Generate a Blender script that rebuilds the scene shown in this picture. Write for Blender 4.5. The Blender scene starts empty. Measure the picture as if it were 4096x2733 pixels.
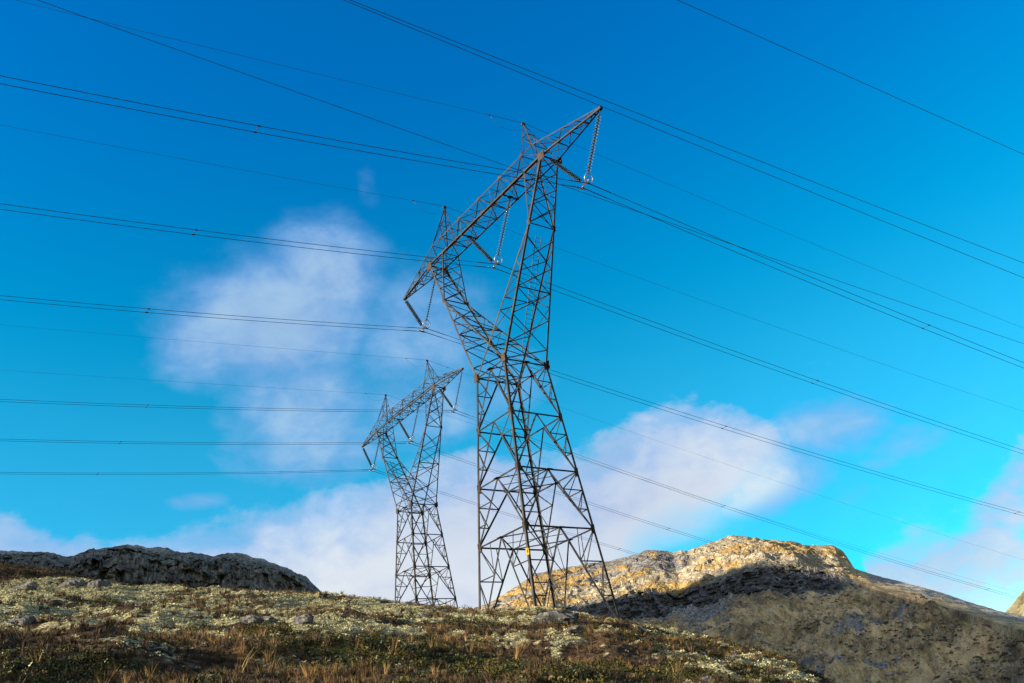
import bpy, math, random
import numpy as np
from mathutils import Vector, Matrix, Quaternion

random.seed(7); RNG = np.random.default_rng(11)
SC = bpy.context.scene
COL = SC.collection
rad = math.radians

# ------------------------------------------------------------------ camera
cam_d = bpy.data.cameras.new('camera'); cam_o = bpy.data.objects.new('camera', cam_d); COL.objects.link(cam_o)
PITCH, ROLL = 0.45936, -0.14825
F_ = Vector((0, math.cos(PITCH), math.sin(PITCH))); R0 = Vector((1, 0, 0)); U0 = R0.cross(F_)
R_ = math.cos(ROLL)*R0 + math.sin(ROLL)*U0; U_ = -math.sin(ROLL)*R0 + math.cos(ROLL)*U0
cam_o.matrix_world = Matrix(((R_.x, U_.x, -F_.x, 0), (R_.y, U_.y, -F_.y, 0), (R_.z, U_.z, -F_.z, 0), (0, 0, 0, 1)))
cam_d.sensor_width = 36.0; cam_d.lens = 36.0*3516.6/4096; cam_d.clip_start = .1; cam_d.clip_end = 20000
SC.camera = cam_o

# ------------------------------------------------------------------ light
SUN_EL, SUN_BEHIND = rad(17), rad(22)            # low sun, from the left and a little behind the camera
L_ = Vector((-math.cos(SUN_BEHIND)*math.cos(SUN_EL), -math.sin(SUN_BEHIND)*math.cos(SUN_EL), math.sin(SUN_EL)))
sun_d = bpy.data.lights.new('sun', 'SUN'); sun_d.energy = 5.0; sun_d.angle = rad(.8); sun_d.color = (1.0, .87, .68)
sun_o = bpy.data.objects.new('sun', sun_d); COL.objects.link(sun_o)
sun_o.rotation_euler = L_.to_track_quat('Z', 'Y').to_euler(); sun_o.location = (-200, -60, 120)

SC.view_settings.view_transform = 'Standard'; SC.view_settings.look = 'None'
SC.view_settings.exposure = 1.75; SC.view_settings.gamma = 1.0; SC.view_settings.use_curve_mapping = False

class NT:
    """tiny node-tree helper"""
    def __init__(s, tree): s.t = tree; s.n = tree.nodes; s.l = tree.links
    def add(s, kind, **kw):
        n = s.n.new(kind)
        for k, v in kw.items():
            if k == 'ins':
                for i, x in v.items():
                    if hasattr(x, 'is_output'): s.l.new(x, n.inputs[i])
                    else: n.inputs[i].default_value = x
            else: setattr(n, k, v)
        return n
    def math(s, op, a, b=0.0, c=None, clamp=False):
        d = {0: a, 1: b}
        if c is not None: d[2] = c
        return s.add('ShaderNodeMath', operation=op, use_clamp=clamp, ins=d).outputs[0]
    def mix(s, f, a, b, blend='MIX'):
        return s.add('ShaderNodeMix', data_type='RGBA', blend_type=blend, ins={0: f, 6: a, 7: b}).outputs[2]
    def noise(s, vec, scale, detail=4, rough=.55, dist=0.0):
        return s.add('ShaderNodeTexNoise', ins={'Vector': vec, 'Scale': scale, 'Detail': detail, 'Roughness': rough, 'Distortion': dist}).outputs[0]
    def ramp(s, f, stops):
        r = s.add('ShaderNodeValToRGB', ins={0: f}); e = r.color_ramp.elements
        while len(e) > 1: e.remove(e[-1])
        e[0].position, e[0].color = stops[0][0], tuple(stops[0][1])+(1,)
        for p, c in stops[1:]:
            x = e.new(p); x.color = tuple(c)+(1,)
        return r.outputs[0]
    def smooth(s, v, lo, hi):
        return s.add('ShaderNodeMapRange', interpolation_type='SMOOTHSTEP', ins={0: v, 1: lo, 2: hi, 3: 0.0, 4: 1.0}).outputs[0]

# ------------------------------------------------------------------ sky: Nishita with clouds in it
W = bpy.data.worlds.new('World'); SC.world = W; W.use_nodes = True
w = NT(W.node_tree); w.n.clear()
sky = w.add('ShaderNodeTexSky', sky_type='NISHITA', sun_disc=False, sun_elevation=SUN_EL,
            sun_rotation=math.atan2(L_.x, L_.y), altitude=900.0, air_density=1.0, dust_density=.25, ozone_density=2.2)
SKY_SAT, SKY_GAIN = 1.9, 1.03
gen = w.add('ShaderNodeTexCoord').outputs['Generated']
hs = w.add('ShaderNodeHueSaturation', ins={'Hue': .492, 'Saturation': SKY_SAT, 'Value': SKY_GAIN, 'Fac': 1.0, 'Color': sky.outputs[0]}).outputs[0]
sep = w.add('ShaderNodeSeparateXYZ', ins={0: gen})
azn = w.math('MULTIPLY', w.math('ARCTAN2', sep.outputs[0], sep.outputs[1]), 57.2958)
eln = w.math('MULTIPLY', w.math('ARCSINE', sep.outputs[2]), 57.2958)
ae = w.add('ShaderNodeCombineXYZ', ins={0: azn, 1: eln, 2: 0.0}).outputs[0]
# loose cloud: (azimuth, elevation, half-width, half-height, strength)
CLOUDS = [(-17.0, 28.6, 9.0, 5.2, 1.05), (-13.2, 31.5, 5.6, 4.6, .9), (-21.5, 27.6, 5.0, 3.4, .85), (-12.5, 34.5, 3.2, 2.2, .4), (-9.5, 37.2, 1.4, 2.0, .3),
          (-15.0, 23.8, 6.5, 5.5, .78), (-7.0, 27.5, 7.5, 5.5, .62), (-1.0, 23.5, 5.0, 4.0, .45), (-14.0, 20.5, 7.5, 3.2, .72), (-7.0, 22.5, 7.5, 4.2, .6), (-22.0, 17.8, 3.0, .9, .6),
          (19.3, 20.5, 3.2, 1.0, .32), (19.5, 16.8, 6.0, 2.6, .74), (15.5, 14.6, 6.0, 3.2, .76), (23.5, 15.0, 4.0, 1.6, .45), (19.5, 12.8, 4.0, 1.4, .5), (8.0, 12.5, 6.0, 1.5, .5), (21.5, 14.0, 2.2, .9, .42), (17.8, 13.8, 2.2, 1.0, .5), (19.5, 11.8, 3.5, 1.0, .3), (7.0, 23.0, 3.0, 1.0, .15),
          (-60, 30, 10, 6, .7), (60, 26, 12, 6, .7), (120, 24, 30, 8, .7), (-130, 25, 30, 8, .6), (180, 22, 30, 7, .6)]
tot = None
for a, e, hw, hh, st in CLOUDS:
    v = w.add('ShaderNodeVectorMath', operation='SUBTRACT', ins={0: ae, 1: (a, e, 0)}).outputs[0]
    v = w.add('ShaderNodeVectorMath', operation='MULTIPLY', ins={0: v, 1: (1/hw, 1/hh, 0)}).outputs[0]
    d = w.add('ShaderNodeVectorMath', operation='LENGTH', ins={0: v}).outputs['Value']
    b = w.math('MULTIPLY', w.smooth(d, 1.3, .15), st)
    tot = b if tot is None else w.math('MAXIMUM', tot, b)
# cloud banks standing on the horizon: top and bottom elevation against azimuth
def profile(stops):
    f = w.math('DIVIDE', w.math('ADD', azn, 180.0), 360.0)
    r = w.add('ShaderNodeValToRGB', ins={0: f}); e = r.color_ramp.elements
    st = [((a+180)/360, v/70) for a, v in stops]
    e[0].position, e[0].color = st[0][0], (st[0][1],)*3+(1,)
    e[1].position, e[1].color = st[-1][0], (st[-1][1],)*3+(1,)
    for p, v in st[1:-1]: e.new(p).color = (v, v, v, 1)
    return w.math('MULTIPLY', r.outputs[0], 70.0)
top = profile([(-180, 62), (-120, 50), (-70, 40), (-46, 17.2), (-32.6, 17.6), (-28, 16.5), (-26.5, 15.9), (-22, 16.9), (-17.9, 17.5), (-13.7, 17.9), (-9.3, 18.9),
               (-3.6, 20.1), (1, 18.7), (3.5, 18.9), (6.7, 20.0), (9, 20.7), (10.8, 20.8), (14.6, 19.4), (16.4, 18.0), (17.5, 15.5), (18.1, 9.3), (20.7, 9.9), (23.7, 10.4), (26.3, 11.4), (29, 13.0), (46, 16), (70, 40), (120, 55), (180, 62)])  # tall banks at the sides and behind are added, unseen, as fill light
bot = profile([(-180, 0), (2, 0), (4.5, 10.5), (7, 11.8), (10.4, 12.4), (12.8, 13.0), (15.6, 14.2), (17.1, 14.9), (17.6, 24), (18.2, 24), (18.5, 3), (20, 0), (180, 0)])
wv = w.add('ShaderNodeVectorMath', operation='MULTIPLY', ins={0: gen, 1: (1, 1, 1.6)}).outputs[0]
n1 = w.noise(wv, 7.5, 9, .55, .45); n2 = w.noise(wv, 21, 8, .6, .3); n3 = w.noise(wv, 3.2, 4, .5, .2)
nn = w.math('SUBTRACT', w.math('ADD', w.math('MULTIPLY', n1, .62), w.math('MULTIPLY', n2, .38)), .5)
wig = w.math('MULTIPLY', nn, 7.0)
above = w.math('SUBTRACT', w.math('ADD', top, wig), eln); under = w.math('SUBTRACT', eln, w.math('ADD', bot, w.math('MULTIPLY', nn, 5.0)))
bank = w.math('MULTIPLY', w.smooth(above, -.5, 1.0), w.smooth(under, -2.0, 2.6))
rgt = w.smooth(azn, 17.6, 19.0)
thin = w.smooth(w.math('ADD', n3, w.math('MULTIPLY', nn, .8)), .30, .52)
bodyd = w.smooth(w.math('ADD', above, w.math('MULTIPLY', nn, 9.0)), .2, 2.4)
bank = w.math('MULTIPLY', bank, w.math('ADD', .60, w.math('MULTIPLY', w.math('MAXIMUM', w.math('MULTIPLY', thin, .6), bodyd), .36)))
loose = w.smooth(w.math('ADD', tot, w.math('MULTIPLY', nn, 1.5)), .10, .95)
loose = w.math('MULTIPLY', w.math('MULTIPLY', loose, w.smooth(tot, .02, .25)), .80)
veil = w.math('MULTIPLY', w.smooth(eln, 30, 9), .20)
lobes = w.smooth(w.math('ADD', n1, w.math('MULTIPLY', n2, .3)), .50, .72)
bank = w.math('MULTIPLY', bank, w.math('SUBTRACT', 1.0, w.math('MULTIPLY', rgt, w.math('SUBTRACT', .62, w.math('MULTIPLY', lobes, .55)))))
mask = w.math('MAXIMUM', w.math('MAXIMUM', bank, loose), veil)
depth = w.smooth(w.math('ADD', above, w.math('MULTIPLY', nn, 6.0)), .5, 6.5)      # thicker, whiter body below the fringe
core = w.smooth(w.math('ADD', tot, w.math('MULTIPLY', nn, 1.5)), .45, 1.05)
c_hi = w.mix(core, (.80, 1.50, 2.85, 1), (1.35, 1.95, 2.75, 1))
c_lo = w.mix(depth, (1.2, 1.85, 2.9, 1), (2.5, 2.62, 2.86, 1))
grey = w.smooth(w.math('ADD', n3, w.math('MULTIPLY', nn, .5)), .42, .66)
c_lo = w.mix(w.math('MULTIPLY', grey, .5), c_lo, (1.65, 1.95, 2.6, 1))
ccol = w.mix(w.smooth(bank, .0, .4), c_hi, c_lo)
hs = w.mix(w.smooth(eln, 47, 20), w.mix(1.0, hs, (1.0, .72, .90, 1), 'MULTIPLY'), w.mix(1.0, hs, (1.0, .98, .76, 1), 'MULTIPLY'))
bil = w.math('ADD', 1.0, w.math('MULTIPLY', nn, .75))
ccol = w.mix(1.0, ccol, w.add('ShaderNodeCombineXYZ', ins={0: bil, 1: bil, 2: w.math('ADD', 1.0, w.math('MULTIPLY', nn, .3))}).outputs[0], 'MULTIPLY')
fin = w.mix(mask, hs, ccol)
bg = w.add('ShaderNodeBackground', ins={0: fin, 1: .09})
w.l.new(bg.outputs[0], w.add('ShaderNodeOutputWorld').inputs[0])

# ------------------------------------------------------------------ helpers
def tag(o, label=None, cat=None, group=None, kind=None):
    if label: o['label'] = label
    if cat: o['category'] = cat
    if group: o['group'] = group
    if kind: o['kind'] = kind
    return o

def empty(name, loc, rz=0.0):
    o = bpy.data.objects.new(name, None); COL.objects.link(o)
    o.location = loc; o.rotation_euler = (0, 0, rz); o.empty_display_size = .5
    return o

def np_mesh(name, verts, faces, smooth=False, attrs=None):
    """verts (N,3), faces (M,k)"""
    me = bpy.data.meshes.new(name); verts = np.asarray(verts, np.float32); faces = np.asarray(faces, np.int32)
    k = faces.shape[1]
    me.vertices.add(len(verts)); me.vertices.foreach_set('co', verts.ravel())
    me.loops.add(faces.size); me.loops.foreach_set('vertex_index', faces.ravel())
    me.polygons.add(len(faces)); me.polygons.foreach_set('loop_start', np.arange(0, faces.size, k, dtype=np.int32))
    me.polygons.foreach_set('use_smooth', np.full(len(faces), smooth))
    for a, v in (attrs or {}).items():
        at = me.attributes.new(a, 'FLOAT', 'POINT'); at.data.foreach_set('value', np.asarray(v, np.float32).ravel())
    me.update(calc_edges=True); me.validate()
    return me

def link(name, me, mat, parent=None):
    o = bpy.data.objects.new(name, me); COL.objects.link(o)
    if mat and not me.materials: me.materials.append(mat)
    if parent: o.parent = parent
    return o

class MB:
    """mesh builder: angle bars, boxes, tubes"""
    def __init__(s): s.v = []; s.f = []
    def poly(s, vs, fs):
        b = len(s.v); s.v += [tuple(x) for x in vs]; s.f += [tuple(i+b for i in f) for f in fs]
    @staticmethod
    def frame(p, q, hint=None):
        d = (q-p).normalized(); h = Vector(hint) if hint is not None else Vector((0, 0, 1))
        a = h - d*h.dot(d)
        if a.length < 1e-3: h = Vector((1, 0, 0)); a = h - d*h.dot(d)
        a.normalize(); return d, a, d.cross(a)
    def angle(s, p, q, size, hint=None, t=None):
        """rolled steel L profile from p to q, its corner towards hint"""
        size *= .80; p, q = Vector(p), Vector(q); d, a, b = s.frame(p, q, hint); t = t or max(.012, size*.14)
        u = (a+b).normalized(); w_ = (a-b).normalized()
        # corner points outward along a
        u, w_ = (-a+b).normalized(), (-a-b).normalized()
        o = a*(size*.35)
        prof = [o, o+u*size, o+u*size+w_*t, o+u*t+w_*t, o+w_*size+u*t, o+w_*size]
        n = 6; vs = [p+x for x in prof]+[q+x for x in prof]
        fs = [(i, (i+1) % n, (i+1) % n+n, i+n) for i in range(n)]+[tuple(range(n-1, -1, -1)), tuple(range(n, 2*n))]
        s.poly(vs, fs)
    def box(s, c, ax, ay, az):
        c = Vector(c); ax, ay, az = Vector(ax), Vector(ay), Vector(az)
        vs = [c+i*ax+j*ay+k*az for i in (-1, 1) for j in (-1, 1) for k in (-1, 1)]
        s.poly(vs, [(0, 1, 3, 2), (4, 6, 7, 5), (0, 4, 5, 1), (2, 3, 7, 6), (0, 2, 6, 4), (1, 5, 7, 3)])
    def bar(s, p, q, wd, hint=None, ht=None):
        p, q = Vector(p), Vector(q); d, a, b = s.frame(p, q, hint)
        s.box((p+q)/2, d*((q-p).length/2), a*(wd/2), b*((ht or wd)/2))
    def tube(s, pts, r, n=6, closed=False):
        pts = [Vector(x) for x in pts]; m = len(pts); rs = r if hasattr(r, '__len__') else [r]*m
        ref = None; base = len(s.v)
        for i, p in enumerate(pts):
            if closed: d = (pts[(i+1) % m]-pts[i-1]).normalized()
            else: d = (pts[min(i+1, m-1)]-pts[max(i-1, 0)]).normalized()
            if ref is None: ref = Vector((0, 0, 1)) if abs(d.z) < .9 else Vector((1, 0, 0))
            a = (ref-d*ref.dot(d)).normalized(); b = d.cross(a); ref = a
            for k in range(n):
                t = 2*math.pi*k/n; s.v.append(tuple(p+(a*math.cos(t)+b*math.sin(t))*rs[i]))
        for i in range(m if closed else m-1):
            j = (i+1) % m
            for k in range(n):
                k2 = (k+1) % n
                s.f.append((base+i*n+k, base+i*n+k2, base+j*n+k2, base+j*n+k))
        if not closed:
            s.f.append(tuple(base+k for k in range(n-1, -1, -1))); s.f.append(tuple(base+(m-1)*n+k for k in range(n)))
    def mesh(s, name, smooth=False):
        me = bpy.data.meshes.new(name); me.from_pydata(s.v, [], s.f); me.update()
        if smooth: me.polygons.foreach_set('use_smooth', [True]*len(me.polygons))
        return me
    def build(s, name, mat, parent=None, smooth=False): return link(name, s.mesh(name, smooth), mat, parent)

# ------------------------------------------------------------------ noise
def _h(ix, iy, iz, seed):
    x = ix.astype(np.int64)*374761393 + iy.astype(np.int64)*668265263 + iz.astype(np.int64)*2147483647 + seed*1274126177
    x = (x ^ (x >> 13))*1274126177 & 0xFFFFFFFF; x = (x ^ (x >> 16))*2246822519 & 0xFFFFFFFF
    return ((x ^ (x >> 15)) & 0xFFFFFF)/float(0xFFFFFF)
def vn(x, y, z=None, seed=0):
    x, y = np.asarray(x, float), np.asarray(y, float); z = np.zeros_like(x) if z is None else np.asarray(z, float)+0*x
    ix, iy, iz = np.floor(x), np.floor(y), np.floor(z); fx, fy, fz = x-ix, y-iy, z-iz
    fx, fy, fz = [t*t*t*(t*(t*6-15)+10) for t in (fx, fy, fz)]
    r = 0
    flat = not np.any(fz) and not np.any(iz)
    for dz in ((0,) if flat else (0, 1)):
        wz = 1 if flat else (fz if dz else 1-fz)
        for dy in (0, 1):
            for dx in (0, 1):
                r = r + _h(ix+dx, iy+dy, iz+dz, seed)*(fx if dx else 1-fx)*(fy if dy else 1-fy)*wz
    return r*2-1
def fbm(x, y, z=None, seed=0, oct=5, gain=.5, lac=2.03):
    r, a = 0, 1.0
    for i in range(oct):
        k = lac**i; r = r+a*vn(x*k+i*17.3, y*k+i*9.1, None if z is None else z*k, seed+i); a *= gain
    return r
def ridged(x, y, z=None, seed=0, oct=5, gain=.55):
    r, a = 0, 1.0
    for i in range(oct):
        k = 2.03**i; r = r+a*(1-2*np.abs(vn(x*k+i*7.7, y*k+i*3.3, None if z is None else z*k, seed+i))); a *= gain
    return r
def sstep(a, b, x): t = np.clip((x-a)/(b-a), 0, 1); return t*t*(3-2*t)

# ------------------------------------------------------------------ materials
def mat(name):
    m = bpy.data.materials.new(name); m.use_nodes = True; t = NT(m.node_tree); t.n.clear()
    b = t.add('ShaderNodeBsdfPrincipled'); o = t.add('ShaderNodeOutputMaterial'); t.l.new(b.outputs[0], o.inputs[0])
    return m, t, b
def simple(name, col, rough=.6, metal=0.0, var=.25, scale=6.0, **kw):
    m, t, b = mat(name); co = t.add('ShaderNodeTexCoord').outputs['Object']
    n = t.noise(co, scale, 4)
    c = t.mix(n, tuple(x*(1-var) for x in col)+(1,), tuple(min(1, x*(1+var)) for x in col)+(1,))
    t.l.new(c, b.inputs['Base Color']); b.inputs['Roughness'].default_value = rough; b.inputs['Metallic'].default_value = metal
    for k, v in kw.items(): b.inputs[k].default_value = v
    return m

def steel(name, stops, rough=.55, metal=.35):
    m, t, b = mat(name); co = t.add('ShaderNodeTexCoord').outputs['Object']
    n = t.noise(co, .9, 6, .7); n2 = t.noise(co, 14, 4, .6)
    f = t.math('ADD', t.math('MULTIPLY', n, .7), t.math('MULTIPLY', n2, .3))
    t.l.new(t.ramp(f, stops), b.inputs['Base Color'])
    b.inputs['Roughness'].default_value = rough; b.inputs['Metallic'].default_value = metal; b.inputs['Specular IOR Level'].default_value = .16
    return m
M_LEG = steel('weathered_leg_steel', [(.34, (.011, .010, .009)), (.5, (.023, .021, .019)), (.66, (.055, .051, .048))], .65, .0)
M_STEEL = steel('galvanised_steel', [(.34, (.011, .012, .0135)), (.5, (.027, .029, .033)), (.66, (.075, .079, .087))], .6, .0)
M_RUST = steel('rusty_gusset_steel', [(.34, (.016, .010, .007)), (.5, (.028, .019, .013)), (.66, (.05, .04, .033))], .75, .0)
M_ALU = steel('aluminium_fitting', [(.3, (.26, .26, .27)), (.7, (.4, .39, .38))], .35, .7)
M_WIRE = simple('aged_conductor', (.02, .02, .026), .5, .4)
M_EARTH = simple('aged_earth_wire', (.035, .037, .045), .5, .4)
M_CAP = simple('insulator_cap_iron', (.012, .012, .014), .8, .0)
M_YEL = simple('warning_yellow', (.55, .30, .008), .6, 0, .08)
M_BLK = simple('warning_black', (.015, .015, .015), .5)
m, t, b = mat('teal_glass'); M_GLASS = m
b.inputs['Base Color'].default_value = (.10, .45, .52, 1); b.inputs['Roughness'].default_value = .08
b.inputs['Specular IOR Level'].default_value = .3; b.inputs['Transmission Weight'].default_value = .92; b.inputs['IOR'].default_value = 1.45

# ------------------------------------------------------------------ ground: hillside up to a crest, then moor, then valley to the horizon
AZ_T = np.array([-180, -120, -90, -60, -45, -38, -32.2, -27.8, -21.7, -15.3, -11.3, -7.2, -4.5, -.5, 3.5, 6, 8.5, 12.1, 14.3, 14.9, 18, 22, 30, 45, 90, 140, 180])
EL_T = np.array([-3, 2, 7, 12, 13.5, 13.5, 13.4, 13.1, 12.6, 11.75, 10.9, 10.1, 9.62, 8.9, 7.95, 7.0, 6.1, 4.6, 3.4, 2.65, .2, -2.5, -6, -9, -9, -5, -3.0])
RC_T = np.interp(AZ_T, [-180, -60, -32, -10, 0, 8, 15, 25, 180], [48, 50, 50, 47, 43, 38, 31, 27, 27])
WQ = 4.0
AZD = np.arange(-180, 180.01, .5)
ED = np.tan(np.radians(np.interp(AZD, AZ_T, EL_T))); RCD = np.interp(AZD, AZ_T, RC_T)
ker = np.array([1, 2, 3, 2, 1.])/9
def sm(a): return np.convolve(np.pad(a, 2, mode='edge'), ker, 'valid')
ED, RCD = sm(ED), sm(RCD)
G2D = ED-np.interp(AZD, [-60, -25, -8, 0, 10, 30, 60], [.07, .07, .05, .06, .10, .2, .2])
def prof(r, g, g2, rc): return -1.6+g*r-(g-g2)*WQ*np.logaddexp(0, (r-rc)/WQ)
GD = ED+.04
rr = np.linspace(5, 75, 200)
for _ in range(12):
    zz = prof(rr[None, :], GD[:, None], G2D[:, None], RCD[:, None]); mx = (zz/rr[None, :]).max(1)
    GD = GD+(ED-mx)*.9
def ground_z(x, y, fine=True):
    x, y = np.asarray(x, float), np.asarray(y, float)
    r = np.hypot(x, y)+1e-6; az = np.degrees(np.arctan2(x, y))
    g, g2, rc = np.interp(az, AZD, GD), np.interp(az, AZD, G2D), np.interp(az, AZD, RCD)
    z = prof(r, g, g2, rc)
    # brown knoll beyond the crest on the left
    hk = np.interp(az, [-70, -50, -36, -32.3, -31, -28.9, -26.6, -24.7, -20, -16], [13, 14.6, 14.9, 14.5, 14.25, 13.8, 13.3, 12.6, 10.5, 6])
    zk = r*np.tan(np.radians(hk))-.006*(r-96)**2-np.maximum(r-96, 0)*.25 + .35*fbm(x*.09, y*.09, seed=40, oct=3)-.3
    sel = (r > 58) & (az > -75) & (az < -15)
    z = np.where(sel, np.maximum(z, zk), z)
    far = np.maximum(r-135, 0)
    z = np.where(r > 135, prof(135.0, g, g2, rc)-far*.45*np.clip(1-far/900, 0, 1)-.0*far, z)
    z = np.maximum(z, -70+2*fbm(x*.01, y*.01, seed=3, oct=3))
    if fine:
        near = sstep(2, 9, r)
        z = z+near*(.20*fbm(x*.22, y*.22, seed=5, oct=3)+.12*fbm(x*.75, y*.75, seed=6, oct=3)+.05*fbm(x*2.6, y*2.6, seed=7, oct=3))
    return z
def cover(x, y):
    """what grows where: lichen, green dwarf shrubs, dry grass (0..1 each); the rest is brown heather"""
    r = np.hypot(x, y); az = np.degrees(np.arctan2(x, y))
    lo = np.interp(az, [-45, -30, -15, 0, 10, 20], [22, 21, 22, 20, 19, 19])
    zone = sstep(lo-7, lo+5, r)
    want = np.interp(az, [-45, -28, -12, -5, 2, 12, 20], [.66, .70, .58, .36, .27, .21, .15])
    b2 = .55*fbm(x*.22, y*.22, seed=21, oct=3)+.55*fbm(x*.7, y*.7, seed=24, oct=2)+.75*fbm(x*1.9, y*1.9, seed=22, oct=3)
    lich = sstep(-.05, .24, 1.15*b2-.55+want*1.9*zone-.10)*(1-.75*sstep(54, 62, r))*(.2+.8*sstep(lo-8, lo-1, r))
    g = fbm(x*.3, y*.3, seed=25, oct=3)+.4*fbm(x*1.1, y*1.1, seed=26, oct=3)
    green = sstep(.0, .4, g+.35*(1-zone)-.1)*(1-lich)*(1-.6*zone)
    d = fbm(x*.35+9, y*.35, seed=29, oct=3)
    grass = sstep(.1, .5, d)*(1-lich*.8)*(1-green*.5)
    return lich, green, grass

azs = np.unique(np.concatenate([np.arange(-180, -48, 2.0), np.arange(-48, 42, .2), np.arange(42, 180, 2.0)]))
rs = np.concatenate([[.4, 1.5, 3, 5], 7*1.0105**np.arange(0, 290), 145*1.06**np.arange(0, 70)])
rs = rs[rs < 9000]
A, RR = np.meshgrid(np.radians(azs), rs, indexing='ij')
X, Y = RR*np.sin(A), RR*np.cos(A); Z = ground_z(X, Y)
li, gr, gs = cover(X, Y)
na, nr = X.shape
idx = np.arange(na*nr).reshape(na, nr); nx = np.roll(idx, -1, axis=0)
faces = np.stack([idx[:, :-1], idx[:, 1:], nx[:, 1:], nx[:, :-1]], -1).reshape(-1, 4)
gme = np_mesh('ground', np.stack([X, Y, Z], -1).reshape(-1, 3), faces, True, {'lich': li, 'green': gr, 'grass': gs})
m, t, b = mat('moorland')
def attr(t, n): return t.add('ShaderNodeAttribute', attribute_name=n).outputs['Fac']
co = t.add('ShaderNodeTexCoord').outputs['Object']
nA, nB, nC = t.noise(co, 1.1, 6, .65), t.noise(co, 5.5, 5, .65), t.noise(co, 19, 4, .65)
brown = t.ramp(nB, [(.36, (.016, .010, .006)), (.48, (.046, .028, .014)), (.58, (.09, .055, .028)), (.68, (.14, .092, .05))])
green = t.ramp(nB, [(.3, (.014, .020, .006)), (.55, (.05, .06, .014)), (.75, (.10, .095, .03))])
lich = t.ramp(nC, [(.36, (.03, .022, .011)), (.45, (.13, .115, .055)), (.54, (.33, .31, .17)), (.64, (.50, .47, .29))])
grs = t.ramp(nB, [(.3, (.07, .04, .015)), (.6, (.20, .12, .045)), (.8, (.30, .20, .08))])
c = t.mix(t.math('MULTIPLY', attr(t, 'green'), .9), brown, green)
c = t.mix(t.math('MULTIPLY', attr(t, 'grass'), .55), c, grs)
lm = t.smooth(t.math('ADD', attr(t, 'lich'), t.math('ADD', t.math('MULTIPLY', t.math('SUBTRACT', nB, .5), 2.4), t.math('MULTIPLY', t.math('SUBTRACT', nA, .5), 2.0))), .44, .70)
c = t.mix(lm, c, lich)
t.l.new(c, b.inputs['Base Color']); b.inputs['Roughness'].default_value = .95; b.inputs['Specular IOR Level'].default_value = .1
bm = t.add('ShaderNodeBump', ins={'Strength': .9, 'Distance': .12, 'Height': t.math('ADD', nB, t.math('MULTIPLY', nC, .5))})
t.l.new(bm.outputs[0], b.inputs['Normal'])
M_GROUND = m
ground = tag(link('ground', gme, M_GROUND), 'moorland hillside with lichen, heather and dwarf shrubs rising to a crest', 'ground', kind='structure')

# ------------------------------------------------------------------ mountains
def mountain_mesh(name, azg, rows, d_of, el_of, disp, attrs_fn, smooth=False):
    """rows: parameter 0..n-1 control rows; d_of/el_of return (naz, nctrl) arrays"""
    D, E = d_of, el_of
    nctl = D.shape[1]; tt = np.linspace(0, nctl-1, rows); i0 = np.clip(np.floor(tt).astype(int), 0, nctl-2); f = tt-i0
    Zc = D*np.tan(np.radians(E))
    d = D[:, i0]*(1-f)+D[:, i0+1]*f; z = Zc[:, i0]*(1-f)+Zc[:, i0+1]*f
    az = np.radians(azg)[:, None]+0*d
    T = np.broadcast_to(tt[None, :], d.shape)
    dd, dz = disp(d*np.sin(az), d*np.cos(az), z, T, np.degrees(az))
    d = d+dd; z = z+dz
    x, y = d*np.sin(az), d*np.cos(az)
    n, mrow = d.shape; idx = np.arange(n*mrow).reshape(n, mrow)
    faces = np.stack([idx[:-1, :-1], idx[1:, :-1], idx[1:, 1:], idx[:-1, 1:]], -1).reshape(-1, 4)
    at_ = attrs_fn(x, y, z, T, np.degrees(az)); GEO[name] = (x, y, z, T, np.degrees(az), at_)
    return np_mesh(name, np.stack([x, y, z], -1).reshape(-1, 3), faces, smooth, at_)
GEO = {}

RIDGE = np.array([(-22, 5.5), (-12, 8.2), (-7, 9.3), (-3.73, 9.95), (-2.56, 10.5), (-.77, 11.45), (.35, 11.5), (2.23, 11.55), (4.22, 11.5), (6.47, 11.72), (7.22, 11.65), (8.15, 11.38), (8.7, 11.45), (9.1, 11.27), (10.25, 11.55), (11.89, 11.68),
                  (12.92, 11.5), (13.7, 11.22), (15.36, 10.78), (16.19, 10.4), (16.37, 10.28), (17.24, 10.15), (17.8, 9.98), (18.25, 9.45), (18.55, 8.42), (19.54, 7.9), (20.44, 7.45), (21.89, 6.7), (23.46, 5.78), (25.54, 4.57), (27, 3.9), (31, 2.2), (38, .5)])
CTOP = np.array([(-22, 3), (-6, 9.2), (-1.62, 9.4), (.33, 9.38), (2.66, 9.05), (4.35, 9.35), (5.97, 9.36), (7.2, 9.08), (8.12, 8.88), (9.16, 9.2), (11.1, 9.42), (12, 9.56), (13.5, 9.68), (14.92, 9.3), (16.26, 8.75), (17.4, 8.15), (19, 7.5), (23, 5.2), (27, 3.0), (38, -1)])
CBOT = np.array([(-22, 2), (-6, 9.0), (-1.67, 9.1), (.24, 8.85), (2.5, 8.35), (4.17, 7.9), (6.67, 7.6), (8.26, 7.65), (9.67, 7.8), (11, 8.0), (12.5, 8.03), (14, 7.95), (15.8, 8.0), (18, 7.7), (19, 7.1), (23, 4.7), (27, 2.5), (38, -1.8)])
azg = np.arange(-20, 36, .07)
ip = lambda tab: np.interp(azg, tab[:, 0], tab[:, 1])
er, ct, cb = ip(RIDGE), ip(CTOP), ip(CBOT)
one = np.ones_like(azg)
CLIFF_AZ = np.interp(azg, [-4, 1, 5, 17, 19], [.2, .5, 1, 1, 0])
d_bot = 392*one; d_top = d_bot+4+8*CLIFF_AZ; d_mid = 455*one; d_r = 525+8*np.sin(azg*.5)
SH = np.interp(azg, [18.2, 19.5, 22, 26, 31, 38], [1, .965, .85, .71, .6, .5])
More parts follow.
